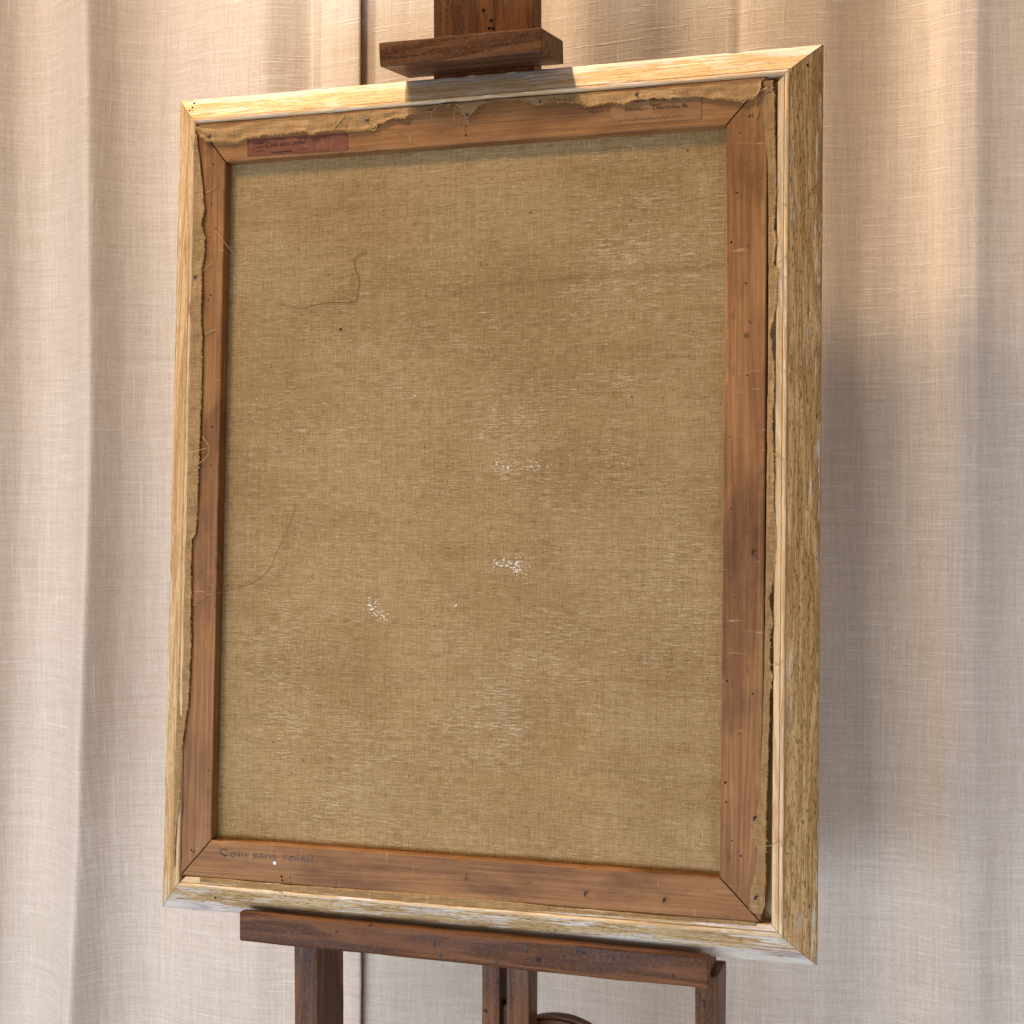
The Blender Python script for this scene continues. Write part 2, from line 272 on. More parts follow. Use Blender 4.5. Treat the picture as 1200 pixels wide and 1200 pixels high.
def mat_canvas():
    t = NT('aged_linen_canvas')
    o = t.obj
    hz = t.noise(t.map((62, 600, 1), o), 1, 4, 0.70)          # weft threads
    vt = t.noise(t.map((640, 60, 1), o, loc=(5, 2, 0)), 1, 3, 0.65)   # warp threads
    hl = t.noise(t.map((9, 210, 1), o, loc=(2, 7, 0)), 1, 3, 0.6)
    vl = t.noise(t.map((230, 7, 1), o, loc=(8, 1, 0)), 1, 3, 0.6)
    gr = t.noise(t.map((760, 820, 1), o, loc=(1, 1, 0)), 1, 2, 0.8)
    cl = t.noise(t.map((5, 7, 1), o, loc=(3, 3, 0)), 1, 4, 0.6)
    cl2 = t.noise(t.map((15, 26, 1), o, loc=(9, 3, 0)), 1, 4, 0.6)
    v = t.math('ADD', t.math('MULTIPLY', hz, 0.30), t.math('MULTIPLY', vt, 0.18))
    v = t.math('ADD', v, t.math('MULTIPLY', hl, 0.11))
    v = t.math('ADD', v, t.math('MULTIPLY', vl, 0.08))
    v = t.math('ADD', v, t.math('MULTIPLY', gr, 0.36))
    c = t.ramp(v, [(0.39, (0.135, 0.080, 0.028)), (0.50, (0.305, 0.197, 0.080)), (0.58, (0.405, 0.280, 0.132)), (0.67, (0.60, 0.475, 0.295))])
    c = t.mix(t.band(cl, 0.38, 0.66, 0.0, 0.55), c, (0.72, 0.64, 0.54), 'MULTIPLY')
    c = t.mix(t.band(cl2, 0.5, 0.7, 0.0, 0.28), c, (0.80, 0.70, 0.58), 'MULTIPLY')
    # pale size and primer showing between the threads, in patches
    patch = t.math('MULTIPLY_ADD', cl2, 0.55, t.math('MULTIPLY', t.noise(t.map((3.2, 4.2, 1), o, loc=(6, 1.4, 0)), 1, 3, 0.6), 0.55))
    fl = t.math('MULTIPLY_ADD', hz, 0.60, t.math('MULTIPLY', gr, 0.40))
    worn = None
    pq = t.sep(o)
    for (x, y, rx, ry, k) in ((0.075, 0.075, 0.10, 0.11, 1.0), (0.05, -0.24, 0.10, 0.10, 0.95), (-0.20, -0.30, 0.10, 0.10, 0.5), (0.20, 0.27, 0.12, 0.09, 0.6), (0.24, -0.02, 0.07, 0.14, 0.6)):
        a = t.math('DIVIDE', t.math('SUBTRACT', pq[0], x), rx)
        b = t.math('DIVIDE', t.math('SUBTRACT', pq[1], y), ry)
        d = t.math('MULTIPLY_ADD', a, a, t.math('MULTIPLY', b, b))
        e = t.math('MULTIPLY', t.math('POWER', 2.718, t.math('MULTIPLY', d, -1.0)), k)
        worn = e if worn is None else t.math('MAXIMUM', worn, e)
    patch = t.math('MULTIPLY_ADD', worn, 0.13, patch)
    fm = t.band(t.math('MULTIPLY_ADD', patch, 0.44, fl), 0.815, 0.93)
    c = t.mix(t.math('MULTIPLY', fm, 0.46), c, (0.66, 0.55, 0.38))
    st = t.noise(t.map((26, 330, 1), o, loc=(2, 3, 0)), 1, 3, 0.6)
    sm2 = t.band(t.math('MULTIPLY_ADD', patch, 0.40, st), 0.85, 0.95)
    c = t.mix(t.math('MULTIPLY', sm2, 0.20), c, (0.70, 0.61, 0.46))
    # darker line painted along the old crease, broken up by noise
    ln = t.math('SUBTRACT', pq[1], t.math('MULTIPLY_ADD', pq[0], 0.0433, 0.2470))
    ln = t.math('DIVIDE', t.math('ADD', ln, t.math('MULTIPLY', t.math('SUBTRACT', cl2, 0.5), 0.010)), 0.0042)
    lm = t.math('POWER', 2.718, t.math('MULTIPLY', t.math('MULTIPLY', ln, ln), -1.0))
    lm = t.math('MULTIPLY', lm, t.math('MULTIPLY', t.band(pq[0], -0.12, 0.10), t.band(hl, 0.35, 0.6, 0.4, 1.0)))
    c = t.mix(t.math('MULTIPLY', lm, 0.42), c, (0.48, 0.42, 0.36), 'MULTIPLY')
    # the few spots where white primer came right through
    tot = None
    px = t.sep(o)
    for (x, y), (rx, ry, k) in zip(CLUSTERS, [(.013, .008, .9), (.011, .013, 1.0), (.014, .008, .9), (.016, .008, .8), (.018, .009, .7), (.009, .012, 1.0), (.011, .010, .8), (.004, .004, .9), (.0025, .0025, 1.2), (.030, .022, .26), (.040, .030, .18)]):
        a = t.math('DIVIDE', t.math('SUBTRACT', px[0], x), rx)
        b = t.math('DIVIDE', t.math('SUBTRACT', px[1], y), ry)
        d = t.math('MULTIPLY_ADD', a, a, t.math('MULTIPLY', b, b))
        e = t.math('MULTIPLY', t.math('POWER', 2.718, t.math('MULTIPLY', d, -0.7)), k)
        tot = e if tot is None else t.math('MAXIMUM', tot, e)
    wn = t.noise(t.map((260, 430, 1), o, loc=(4, 9, 0)), 1, 2, 0.7)
    wm = t.band(t.math('MULTIPLY_ADD', tot, 0.185, wn), 0.685, 0.775)
    c = t.mix(t.math('MULTIPLY', wm, 0.85), c, (0.82, 0.79, 0.71))
    # dark flecks of husk and old soiling
    dn = t.noise(t.map((230, 170, 1), o, loc=(7, 7, 0)), 1, 1, 0.5)
    c = t.mix(t.band(dn, 0.73, 0.80, 0, 0.70), c, (0.045, 0.028, 0.014))
    n = t.bump(t.math('ADD', hz, t.math('ADD', vt, gr)), 0.0005, 0.55)
    n = t.bump(t.math('ADD', hl, vl), 0.0008, 0.35, n)
    return t.done(c, 0.9, 0.12, n, 0.1)

def mat_margin():
    t = NT('frayed_linen')
    o = t.vec
    a = t.noise(t.map((70, 700, 300), o), 1, 3, 0.65)
    b = t.noise(t.map((700, 70, 300), o), 1, 3, 0.65)
    cl = t.noise(t.map((14, 40, 30), o), 1, 4, 0.62)
    v = t.math('MULTIPLY_ADD', a, 0.4, t.math('MULTIPLY_ADD', b, 0.3, t.math('MULTIPLY', cl, 0.3)))
    c = t.ramp(v, [(0.36, (0.155, 0.084, 0.030)), (0.52, (0.295, 0.176, 0.070)), (0.66, (0.44, 0.295, 0.140))])
    c = t.mix(t.band(cl, 0.55, 0.75, 0, 0.35), c, (0.55, 0.56, 0.50), 'MULTIPLY')
    n = t.bump(t.math('ADD', a, b), 0.0005, 0.5)
    return t.done(c, 0.9, 0.12, n, 0.15)

def mat_curtain():
    t = NT('slubbed_linen_curtain')
    o = t.obj
    h1 = t.noise(t.map((14, 1, 430), o), 1, 3, 0.7)
    h2 = t.noise(t.map((7, 1, 150), o, loc=(3, 0, 5)), 1, 3, 0.6)
    v1 = t.noise(t.map((470, 1, 12), o, loc=(1, 0, 2)), 1, 3, 0.7)
    v2 = t.noise(t.map((120, 1, 4), o, loc=(8, 0, 2)), 1, 3, 0.6)
    gr = t.noise(t.map((420, 1, 420), o), 1, 2, 0.7)
    slub = t.noise(t.map((17, 1, 360), o, loc=(5, 0, 1)), 1, 2, 0.5)
    slv = t.noise(t.map((360, 1, 15), o, loc=(2, 0, 6)), 1, 2, 0.5)
    v = t.math('MULTIPLY_ADD', h1, 0.28, t.math('MULTIPLY_ADD', v1, 0.28, t.math('MULTIPLY', gr, 0.30)))
    v = t.math('ADD', v, t.math('MULTIPLY_ADD', h2, 0.07, t.math('MULTIPLY', v2, 0.07)))
    c = t.ramp(v, [(0.36, (0.50, 0.402, 0.300)), (0.52, (0.635, 0.535, 0.422)), (0.68, (0.76, 0.67, 0.555))])
    sm = t.math('MAXIMUM', t.band(slub, 0.60, 0.70), t.band(slv, 0.62, 0.72))
    c = t.mix(t.math('MULTIPLY', sm, 0.30), c, (0.84, 0.77, 0.68))
    hh = t.math('ADD', t.math('ADD', h1, v1), t.math('MULTIPLY', sm, 0.8))
    n = t.bump(hh, 0.0006, 0.5)
    big = t.noise(t.map((9, 1, 3.5), o), 1, 3, 0.5)
    n = t.bump(big, 0.012, 0.3, n)
    return t.done(c, 0.9, 0.1, n, 0.2)

def plain(name, c, rough=0.7, spec=0.3, amp=0.25, sc=300):
    t = NT(name)
    f = t.noise(t.map((sc, sc, sc)), 1, 3, 0.6)
    lo = tuple(x * (1 - amp) for x in c); hi = tuple(min(1, x * (1 + amp)) for x in c)
    return t.done(t.ramp(f, [(0.3, lo), (0.7, hi)]), rough, spec)

def mat_label_brown():
    t = NT('brown_gummed_paper')
    f = t.noise(t.map((25, 60, 1)), 1, 4, 0.6)
    g = t.noise(t.map((160, 40, 1)), 1, 4, 0.6)
    c = t.ramp(f, [(0.3, (0.115, 0.034, 0.018)), (0.7, (0.200, 0.066, 0.032))])
    c = t.mix(t.band(g, 0.55, 0.72, 0, 0.35), c, (0.32, 0.15, 0.09))
    return t.done(c, 0.55, 0.3, t.bump(f, 0.001, 0.4))

def mat_label_pale():
    t = NT('worn_dealer_label_paper')
    f = t.noise(t.map((40, 70, 1)), 1, 5, 0.65)
    g = t.noise(t.map((22, 260, 1)), 1, 4, 0.6)
    c = t.ramp(f, [(0.35, (0.215, 0.098, 0.032)), (0.52, (0.250, 0.122, 0.044)), (0.70, (0.29, 0.160, 0.075))])
    c = t.mix(t.band(g, 0.5, 0.7, 0, 0.4), c, (0.20, 0.10, 0.05))
    return t.done(c, 0.65, 0.25, t.bump(f, 0.001, 0.4))

def mat_floor():
    t = NT('dull_oak_floor')
    f = t.noise(t.map((2, 40, 1)), 1, 4, 0.6)
    return t.done(t.ramp(f, [(0.3, (0.16, 0.11, 0.07)), (0.7, (0.27, 0.19, 0.12))]), 0.5, 0.3)

M = dict(stretcher=mat_stretcher(), easel=mat_easel(), canvas=mat_canvas(), margin=mat_margin(), curtain=mat_curtain(),
         frame_top=mat_frame('stripped_moulding_top', 0.46, 0.30, 0.80, 0.35),
         frame_right=mat_frame('stripped_moulding_rough', 0.24, 0.10, 0.10, 0.95),
         frame_bottom=mat_frame('stripped_moulding_whitewashed', 0.50, 0.72, 0.30, 0.7),
         frame_left=mat_frame('stripped_moulding_plain', 0.22, 0.2, 0.30, 0.5),
         hole=plain('dark_hole', (0.012, 0.008, 0.006), 0.9, 0.05),
         iron=plain('blackened_iron', (0.035, 0.032, 0.034), 0.5, 0.5),
         thread=plain('linen_thread', (0.42, 0.27, 0.11), 0.85, 0.15),
         fray=plain('linen_fibre', (0.55, 0.33, 0.11), 0.85, 0.15),
         thread_dark=plain('dark_thread', (0.14, 0.075, 0.03), 0.85, 0.15),
         ink=plain('black_ink', (0.020, 0.014, 0.014), 0.7, 0.2),
         pencil=plain('pencil_grey', (0.075, 0.062, 0.052), 0.55, 0.4),
         faint=plain('faded_pencil', (0.105, 0.070, 0.048), 0.6, 0.3),
         white=plain('white_paint', (0.82, 0.80, 0.76), 0.6, 0.3, 0.08),
         label_a=mat_label_brown(), label_b=mat_label_pale(), floor=mat_floor())

# ---------------------------------------------------------------- object helpers
def link(name, me, mat=None, parent=None, loc=(0, 0, 0), rot=(0, 0, 0), smooth=False):
    o = bpy.data.objects.new(name, me); col.objects.link(o)
    if mat and not me.materials: me.materials.append(mat)
    o.location = loc; o.rotation_euler = rot
    if parent: o.parent = parent
    if smooth:
        me.polygons.foreach_set('use_smooth', [True] * len(me.polygons))
    return o

def mesh(name, vs, fs):
    me = bpy.data.meshes.new(name); me.from_pydata(vs, [], fs); me.update()
    bm = bmesh.new(); bm.from_mesh(me); bmesh.ops.recalc_face_normals(bm, faces=bm.faces); bm.to_mesh(me); bm.free()
    return me

def empty(name, loc, label, cat):
    o = bpy.data.objects.new(name, None); col.objects.link(o); o.location = loc
    o.empty_display_size = 0.05
    o['label'] = label; o['category'] = cat
    return o

def fbm(x, y, z=0.0, oct=3):
    return mn.fractal(Vector((x, y, z)), 1.0, 2.0, oct)

def interp(pts, t, axis=0):
    o = 1 - axis
    if len(pts) < 2: return pts[0][o]
    p = sorted(pts, key=lambda q: q[axis])
    if t <= p[0][axis]: return p[0][o]
    for a, b in zip(p, p[1:]):
        if t <= b[axis]:
            w = (t - a[axis]) / max(1e-9, b[axis] - a[axis])
            return a[o] + (b[o] - a[o]) * w
    return p[-1][o]

def tube(path, rad, seg=6, closed=False, taper=True):
    vs, fs = [], []
    n = len(path); up = Vector((0.1, 0.2, 1)).normalized()
    for i, p in enumerate(path):
        a = Vector(path[max(0, i - 1)]); b = Vector(path[min(n - 1, i + 1)])
        d = (b - a)
        d = d.normalized() if d.length > 1e-9 else Vector((1, 0, 0))
        s = d.cross(up); s = s.normalized() if s.length > 1e-6 else Vector((0, 1, 0))
        q = s.cross(d)
        r = rad * (0.45 if taper and (i == 0 or i == n - 1) else 1)
        for k in range(seg):
            an = 2 * math.pi * k / seg
            vs.append(tuple(Vector(p) + s * math.cos(an) * r + q * math.sin(an) * r))
    for i in range(n - 1):
        for k in range(seg):
            k2 = (k + 1) % seg
            fs.append((i * seg + k, i * seg + k2, (i + 1) * seg + k2, (i + 1) * seg + k))
    fs.append(tuple(range(seg))); fs.append(tuple((n - 1) * seg + k for k in range(seg)))
    return vs, fs

def smooth_path(pts, per=6):
    out = []
    n = len(pts)
    for i in range(n - 1):
        p0, p1, p2, p3 = (Vector(pts[max(0, i - 1)]), Vector(pts[i]), Vector(pts[i + 1]), Vector(pts[min(n - 1, i + 2)]))
        for k in range(per):
            t = k / per
            out.append(tuple(0.5 * ((2 * p1) + (p2 - p0) * t + (2 * p0 - 5 * p1 + 4 * p2 - p3) * t * t + (3 * p1 - p0 - 3 * p2 + p3) * t ** 3)))
    out.append(tuple(pts[-1]))
    return out

def box_mesh(name, sx, sy, sz, bev=0.002, cut=0, wob=0.0, seed=0):
    # box with its length along local x, bevelled, edges slightly uneven
    bm = bmesh.new(); bmesh.ops.create_cube(bm, size=1)
    for v in bm.verts: v.co = Vector((v.co.x * sx, v.co.y * sy, v.co.z * sz))
    if cut:
        es = [e for e in bm.edges if abs((e.verts[0].co - e.verts[1].co).x) > sx * 0.5]
        bmesh.ops.subdivide_edges(bm, edges=es, cuts=cut, use_grid_fill=True)
    if bev:
        es = [e for e in bm.edges if len(e.link_faces) == 2 and e.calc_face_angle(0) > 0.5]
        bmesh.ops.bevel(bm, geom=es, offset=bev, segments=2, profile=0.6, affect='EDGES')
    if wob:
        for v in bm.verts:
            p = v.co * 1.0
            v.co.y += wob * fbm(p.x * 14 + seed, p.y * 20, p.z * 20 + 3)
            v.co.z += wob * fbm(p.x * 14 + seed + 9, p.y * 20 + 5, p.z * 20)
    me = bpy.data.meshes.new(name); bm.to_mesh(me); bm.free()
    return me

# ================================================================ floor and curtains
fl = mesh('floor', [(-1.6, -2.2, 0), (1.6, -2.2, 0), (1.6, 0.75, 0), (-1.6, 0.75, 0)], [(0, 1, 2, 3)])
fo = link('floor', fl, M['floor']); fo['kind'] = 'structure'

def pchip(pts, x):
    if x <= pts[0][0]: return pts[0][1]
    for i in range(len(pts) - 1):
        x0, y0 = pts[i]; x1, y1 = pts[i + 1]
        if x <= x1:
            def slope(j):
                if j <= 0 or j >= len(pts) - 1: return 0.0
                a = (pts[j][1] - pts[j - 1][1]) / (pts[j][0] - pts[j - 1][0])
                b = (pts[j + 1][1] - pts[j][1]) / (pts[j + 1][0] - pts[j][0])
                return 0.0 if a * b <= 0 else 2 * a * b / (a + b)
            h = x1 - x0; t = (x - x0) / h; m0, m1 = slope(i), slope(i + 1)
            return ((1 + 2 * t) * (1 - t) ** 2 * y0 + t * (1 - t) ** 2 * h * m0 + t * t * (3 - 2 * t) * y1 + t * t * (t - 1) * h * m1)
    return pts[-1][1]

CY = 0.33
FOLD_L = [(-1.25, 0.0), (-1.10, 0.04), (-0.98, 0.0), (-0.92, 0.04), (-0.880, 0.072), (-0.850, 0.058), (-0.815, 0.016), (-0.785, 0.006), (-0.74, 0.020), (-0.70, 0.048), (-0.668, 0.074),
          (-0.664, 0.0745), (-0.660, 0.068), (-0.635, 0.030), (-0.60, 0.008), (-0.57, 0.002), (-0.52, 0.018), (-0.46, 0.030), (-0.41, 0.034), (-0.375, 0.022), (-0.345, 0.013), (-0.30, 0.026), (-0.262, 0.034), (-0.259, 0.034)]
FOLD_R = [(-0.34, 0.016), (-0.26, 0.020), (-0.20, 0.023), (-0.13, 0.025), (-0.06, 0.014), (0.0, 0.004), (0.07, 0.014), (0.15, 0.028), (0.21, 0.030), (0.255, 0.0275), (0.266, 0.0250), (0.275, 0.0270), (0.32, 0.030), (0.37, 0.027),
          (0.42, 0.012), (0.46, 0.007), (0.495, 0.014), (0.521, 0.027), (0.540, 0.031), (0.554, 0.0310), (0.562, 0.0285), (0.575, 0.021), (0.60, 0.014), (0.65, 0.012), (0.70, 0.034), (0.78, 0.0), (0.86, 0.034), (0.95, 0.0), (1.05, 0.03), (1.2, 0.0)]

def curtain(name, x0, x1, prof, label, seed, flare):
    nx = int((x1 - x0) / 0.0035); nz = 90; H = 2.75
    vs, fs = [], []
    for j in range(nz + 1):
        z = 0.015 + H * j / nz
        zc = z - Z0
        low = max(0.0, min(1.0, (0.15 - zc) / 0.95))
        for i in range(nx + 1):
            x = x0 + (x1 - x0) * i / nx
            sh = flare * low ** 1.4 * max(0.0, min(1.0, (-0.36 - x) / 0.25))
            p = pchip(prof, x + sh + 0.010 * mn.noise(Vector((x * 2.2 + seed, z * 0.9, 11))) * min(1.0, max(0.0, (abs(x + 0.26) - 0.03) / 0.1)))
            p *= 1.0 + 0.10 * mn.noise(Vector((x * 3 + seed, z * 1.3, 2)))
            p += 0.0045 * mn.noise(Vector((x * 9 + seed, z * 1.6, 7)))
            p += 0.010 * low * mn.noise(Vector((x * 7 + seed, z * 3.1, 1)))
            vs.append((x, CY - p, z))
    w = nx + 1
    for j in range(nz):
        for i in range(nx):
            fs.append((j * w + i, j * w + i + 1, (j + 1) * w + i + 1, (j + 1) * w + i))
    me = bpy.data.meshes.new(name); me.from_pydata(vs, [], fs); me.update()
    o = link(name, me, M['curtain'], smooth=True)
    md = o.modifiers.new('thickness', 'SOLIDIFY'); md.thickness = 0.0016; md.offset = -1
    o['label'] = label; o['category'] = 'curtain'
    return o
curtain('curtain', -1.25, -0.259, FOLD_L, 'cream linen curtain panel with overlapping front edge, beside the frame\'s narrow rail', 1.0, 0.036)
curtain('curtain', -0.34, 1.2, FOLD_R, 'cream linen curtain panel behind the easel mast, tucked under the other panel', 5.0, 0.0)

# ================================================================ the easel
RX = math.pi / 2 - LEAN
easel = empty('easel', (0.02, 0.06, 0), 'dark brown stained wooden studio easel holding the turned-round picture', 'easel')
def ebox(name, size, c, rot=(0, 0, 0), bev=0.0025, cut=24, wob=0.0008, seed=0, parent=None, mat='easel'):
    # centre c in world coordinates, z relative to the painting's centre
    me = box_mesh(name, *size, bev, cut, wob, seed)
    p = parent or easel
    base = Vector(easel.location) + (Vector(parent.location) if parent else Vector())
    o = link(name, me, M[mat], p, Vector((c[0], c[1], c[2] + Z0)) - base, rot)
    return o
VERT = (0, -math.pi / 2, 0)     # length axis turned upright
def upright(name, w, depth, x0, yf, z0, z1, seed, bev=0.002):
    # an upright with its left edge at x0 and its front at yf
    return ebox(name, (z1 - z0, depth, w), (x0 + w / 2, yf + depth / 2, (z0 + z1) / 2), VERT, bev, 30, 0.0007, seed)
upright('mast', 0.1265, 0.034, -0.0696, 0.0775, -0.47, 1.15, 1)
clamp = ebox('clamp', (0.1935, 0.092, 0.0268), (0.001, 0.0155, 0.5135), (R(6.8), 0, 0), 0.0018, 20, 0.0007, 4)
ebox('ledge', (0.560, 0.015, 0.0352), (0.0047, -0.0220, -0.5078), (0, R(0.43), 0), 0.0028, 40, 0.0008, 6)
ebox('shelf', (0.552, 0.062, 0.018), (0.0040, 0.0170, -0.5125), (0, R(0.45), 0), 0.0015, 20, 0.0005, 8)
upright('leg', 0.0300, 0.078, -0.2185, 0.0010, -1.30, -0.522, 11)
upright('leg', 0.0245, 0.062, 0.2642, 0.0010, -1.30, -0.522, 12)
upright('post_slat', 0.0216, 0.034, 0.0173, 0.0010, -1.30, -0.522, 13)
upright('post_slat', 0.0275, 0.034, 0.0470, 0.0010, -1.30, -0.522, 14)
ebox('post_spacer', (0.60, 0.020, 0.0079), (0.0429, 0.021, -0.88), VERT, 0.0008, 4, 0.0002, 15)
ebox('cross_rail', (0.52, 0.028, 0.060), (0.04, 0.048, -0.95), (0, 0, 0), 0.003, 10, 0.0006, 17)
for sx in (-0.2035, 0.2765):
    ebox('foot', (0.62, 0.050, 0.045), (sx, 0.0, -1.2775), (0, 0, math.pi / 2), 0.004, 10, 0.0006, 18)
# turning wheel whose rim shows beside the slotted post
bm = bmesh.new(); bmesh.ops.create_cone(bm, cap_ends=True, segments=64, radius1=0.085, radius2=0.085, depth=0.022)
bmesh.ops.bevel(bm, geom=[e for e in bm.edges if e.calc_face_angle(0) > 0.5], offset=0.004, segments=3, affect='EDGES')
wm = bpy.data.meshes.new('crank_wheel'); bm.to_mesh(wm); bm.free()
link('crank_wheel', wm, M['easel'], easel, Vector((0.094, 0.056, Z0 - 0.6855)) - Vector(easel.location), (math.pi / 2, 0, 0))
# screw heads on the ledge
def stud(name, parent, p, r, mat, h=0.0006, seg=10, rot=(0, 0, 0)):
    bm = bmesh.new()
    bmesh.ops.create_uvsphere(bm, u_segments=seg, v_segments=6, radius=r)
    for v in bm.verts: v.co.z *= h / r
    me = bpy.data.meshes.new(name); bm.to_mesh(me); bm.free()
    return link(name, me, M[mat], parent, p, rot, True)
for x, z in ((-0.150, -0.4975), (-0.030, -0.5015), (0.045, -0.5150), (0.080, -0.4985), (0.178, -0.4995), (-0.022, -0.5140), (0.245, -0.5120)):
    stud('screw', easel, Vector((x, -0.0298, Z0 + z - 0.004)) - Vector(easel.location), 0.0022, 'iron', 0.0008, 10, (math.pi / 2, 0, 0))
for x, z in ((-0.006, 0.583), (0.006, 0.560), (0.001, 0.561), (0.004, 0.570)):
    stud('nail_hole', easel, Vector((x, 0.0775, Z0 + z)) - Vector(easel.location), 0.0022, 'hole', 0.0006, 8, (math.pi / 2, 0, 0))

# ================================================================ the picture, seen from behind
HH = 0.5
pic = empty('framed_painting', (0, -HH * math.sin(LEAN), Z0 - HH * math.cos(LEAN)), 'old painting in a stripped pale wood frame, turned to show its bare canvas back', 'painting')
pic.rotation_euler = (RX, 0, 0)
W, H = 0.793, 1.0
OFF = Vector((0, HH, 0))
# moulding section: (distance in from the outer edge, height towards the viewer)
PROF = [(0.0000, -0.0305), (0.0000, -0.0262), (0.0006, -0.0247), (0.0040, -0.0218), (0.0100, -0.0168), (0.0170, -0.0112), (0.0240, -0.0058), (0.0295, -0.0016), (0.0316, -0.0006), (0.0330, -0.0010),
        (0.0333, 0.0018), (0.0344, 0.0025), (0.0362, 0.0025), (0.0374, 0.0018), (0.0377, -0.0004), (0.0384, -0.0006), (0.0388, 0.0006), (0.0420, 0.0007), (0.0448, 0.0002), (0.0455, -0.0006),
        (0.0458, -0.0205), (0.0560, -0.0207), (0.0560, -0.0330), (0.0400, -0.0440), (0.0150, -0.0440), (0.0020, -0.0360)]
def rail(length, mat, pos, ang, seed, chips, lip=True):
    n = 240
    vs, fs = [], []
    gap = 0.0004
    k = len(PROF)
    for i in range(n + 1):
        s = i / n
        for j, (u, h) in enumerate(PROF):
            if not lip and j >= 15 and j <= 20: u, h = 0.0378 + 0.00002 * j, -0.0030 * (j - 14)
            half = length / 2 - u - gap
            x = -half + 2 * half * s
            e = 0.0
            du = dh = 0.0
            if 1 <= j <= 19:
                f = 0.4 if 3 <= j <= 7 else 0.7
                dh = f * 0.0005 * fbm(x * 40 + seed, u * 300, 1) + 0.0006 * mn.noise(Vector((x * 6 + seed, u * 40, 4)))
                du = 0.0004 * mn.noise(Vector((x * 60 + seed, j, 3)))
                if j in (1, 2): 
                    c = max(0.0, mn.noise(Vector((x * 34 + seed * 3, 0, 9))) - 0.25) * chips
                    du += 0.0035 * c; dh -= 0.002 * c
                if j in (10, 11, 12, 13):
                    c = max(0.0, mn.noise(Vector((x * 50 + seed * 5, 2, 9))) - 0.42) * chips
                    dh -= 0.004 * c
            vs.append((x, u + du, h + dh))
    for i in range(n):
        for j in range(k):
            j2 = (j + 1) % k
            fs.append((i * k + j, i * k + j2, (i + 1) * k + j2, (i + 1) * k + j))
    fs.append(tuple(range(k))); fs.append(tuple(n * k + j for j in range(k)))
    me = mesh('frame_rail', vs, fs)
    o = link('frame_rail', me, mat, pic, Vector(pos) + OFF, (0, 0, ang), True)
    bpy.context.view_layer.update()
    md = o.modifiers.new('sharp', 'EDGE_SPLIT'); md.split_angle = R(32)
    return o
rail_bottom = rail(W, M['frame_bottom'], (0, -H / 2, 0), 0, 1.3, 1.0)
rail_right = rail(H, M['frame_right'], (W / 2, 0, 0), math.pi / 2, 2.7, 0.6)
rail_top = rail(W, M['frame_top'], (0, H / 2, 0), math.pi, 3.9, 0.7, False)
rail_left = rail(H, M['frame_left'], (-W / 2, 0, 0), -math.pi / 2, 5.1, 0.8, False)

# stretcher bars, mitred at the corners
SX0, SX1, SY0, SY1 = -0.3578, 0.3400, -0.4535, 0.4612      # outer edges
IX0, IX1, IY0, IY1 = -0.3182, 0.2953, -0.4090, 0.4116      # inner edges
TH = 0.0190
def bar(a, b, c, d, seed):
    # a,b outer edge ends, c,d inner edge ends (c beside b), turned so that local x runs along the bar
    a, b, c, d = (Vector(q) for q in (a, b, c, d))
    mid = (a + b + c + d) / 4; ax = (b - a).normalized(); ang = math.atan2(ax.y, ax.x)
    rot = Matrix.Rotation(-ang, 2)
    A, B, C, D = (rot @ (q - mid) for q in (a, b, c, d))
    g = 0.0011
    n = 120; vs = []; fs = []
    sec = [(0.0, -TH), (0.0, -0.0012), (0.0012 / 0.04, 0.0), (0.12, 0.0), (0.35, 0.0), (0.65, 0.0), (0.88, 0.0), (1 - 0.0010 / 0.04, 0.0), (1.0, -0.0010), (1.0, -TH)]
    k = len(sec)
    for i in range(n + 1):
        s = i / n
        for j, (t, h) in enumerate(sec):
            p0 = A.lerp(D, t); p1 = B.lerp(C, t)
            p0.x += g; p1.x -= g
            p = p0.lerp(p1, s)
            if 0 < j < k - 1:
                h += 0.00035 * mn.noise(Vector((p.x * 18 + seed, p.y * 60, 1)))
                if j >= 7:
                    nick = max(0.0, mn.noise(Vector((p.x * 42 + seed, 3, 3))) - 0.38)
                    p.y += (0.0006 * mn.noise(Vector((p.x * 30 + seed, 8, 8))) + 0.004 * nick) * (-1 if D.y < A.y else 1) * -1
                    h -= 0.003 * nick
                if j <= 2:
                    nick = max(0.0, mn.noise(Vector((p.x * 36 + seed, 5, 3))) - 0.36)
                    p.y += 0.004 * nick * (-1 if D.y < A.y else 1)
            vs.append((p.x, p.y, h))
    for i in range(n):
        for j in range(k):
            j2 = (j + 1) % k
            fs.append((i * k + j, i * k + j2, (i + 1) * k + j2, (i + 1) * k + j))
    fs.append(tuple(range(k))); fs.append(tuple(n * k + j for j in range(k)))
    o = link('stretcher_bar', mesh('stretcher_bar', vs, fs), M['stretcher'], pic, Vector((mid.x, mid.y, 0)) + OFF, (0, 0, ang), True)
    md = o.modifiers.new('sharp', 'EDGE_SPLIT'); md.split_angle = R(35)
    return o
bar_b = bar((SX0, SY0), (SX1, SY0), (IX1, IY0), (IX0, IY0), 1)
bar_r = bar((SX1, SY0), (SX1, SY1), (IX1, IY1), (IX1, IY0), 2)
bar_t = bar((SX1, SY1), (SX0, SY1), (IX0, IY1), (IX1, IY1), 3)
bar_l = bar((SX0, SY1), (SX0, SY0), (IX0, IY0), (IX0, IY1), 4)

def on_bar(bar_o, x, y, z=0.0):
    # painting coordinates -> local coordinates of a rail or bar
    m = Matrix.Translation(bar_o.location) @ Matrix.Rotation(bar_o.rotation_euler.z, 4, 'Z')
    return m.inverted() @ (Vector((x, y, z)) + OFF)

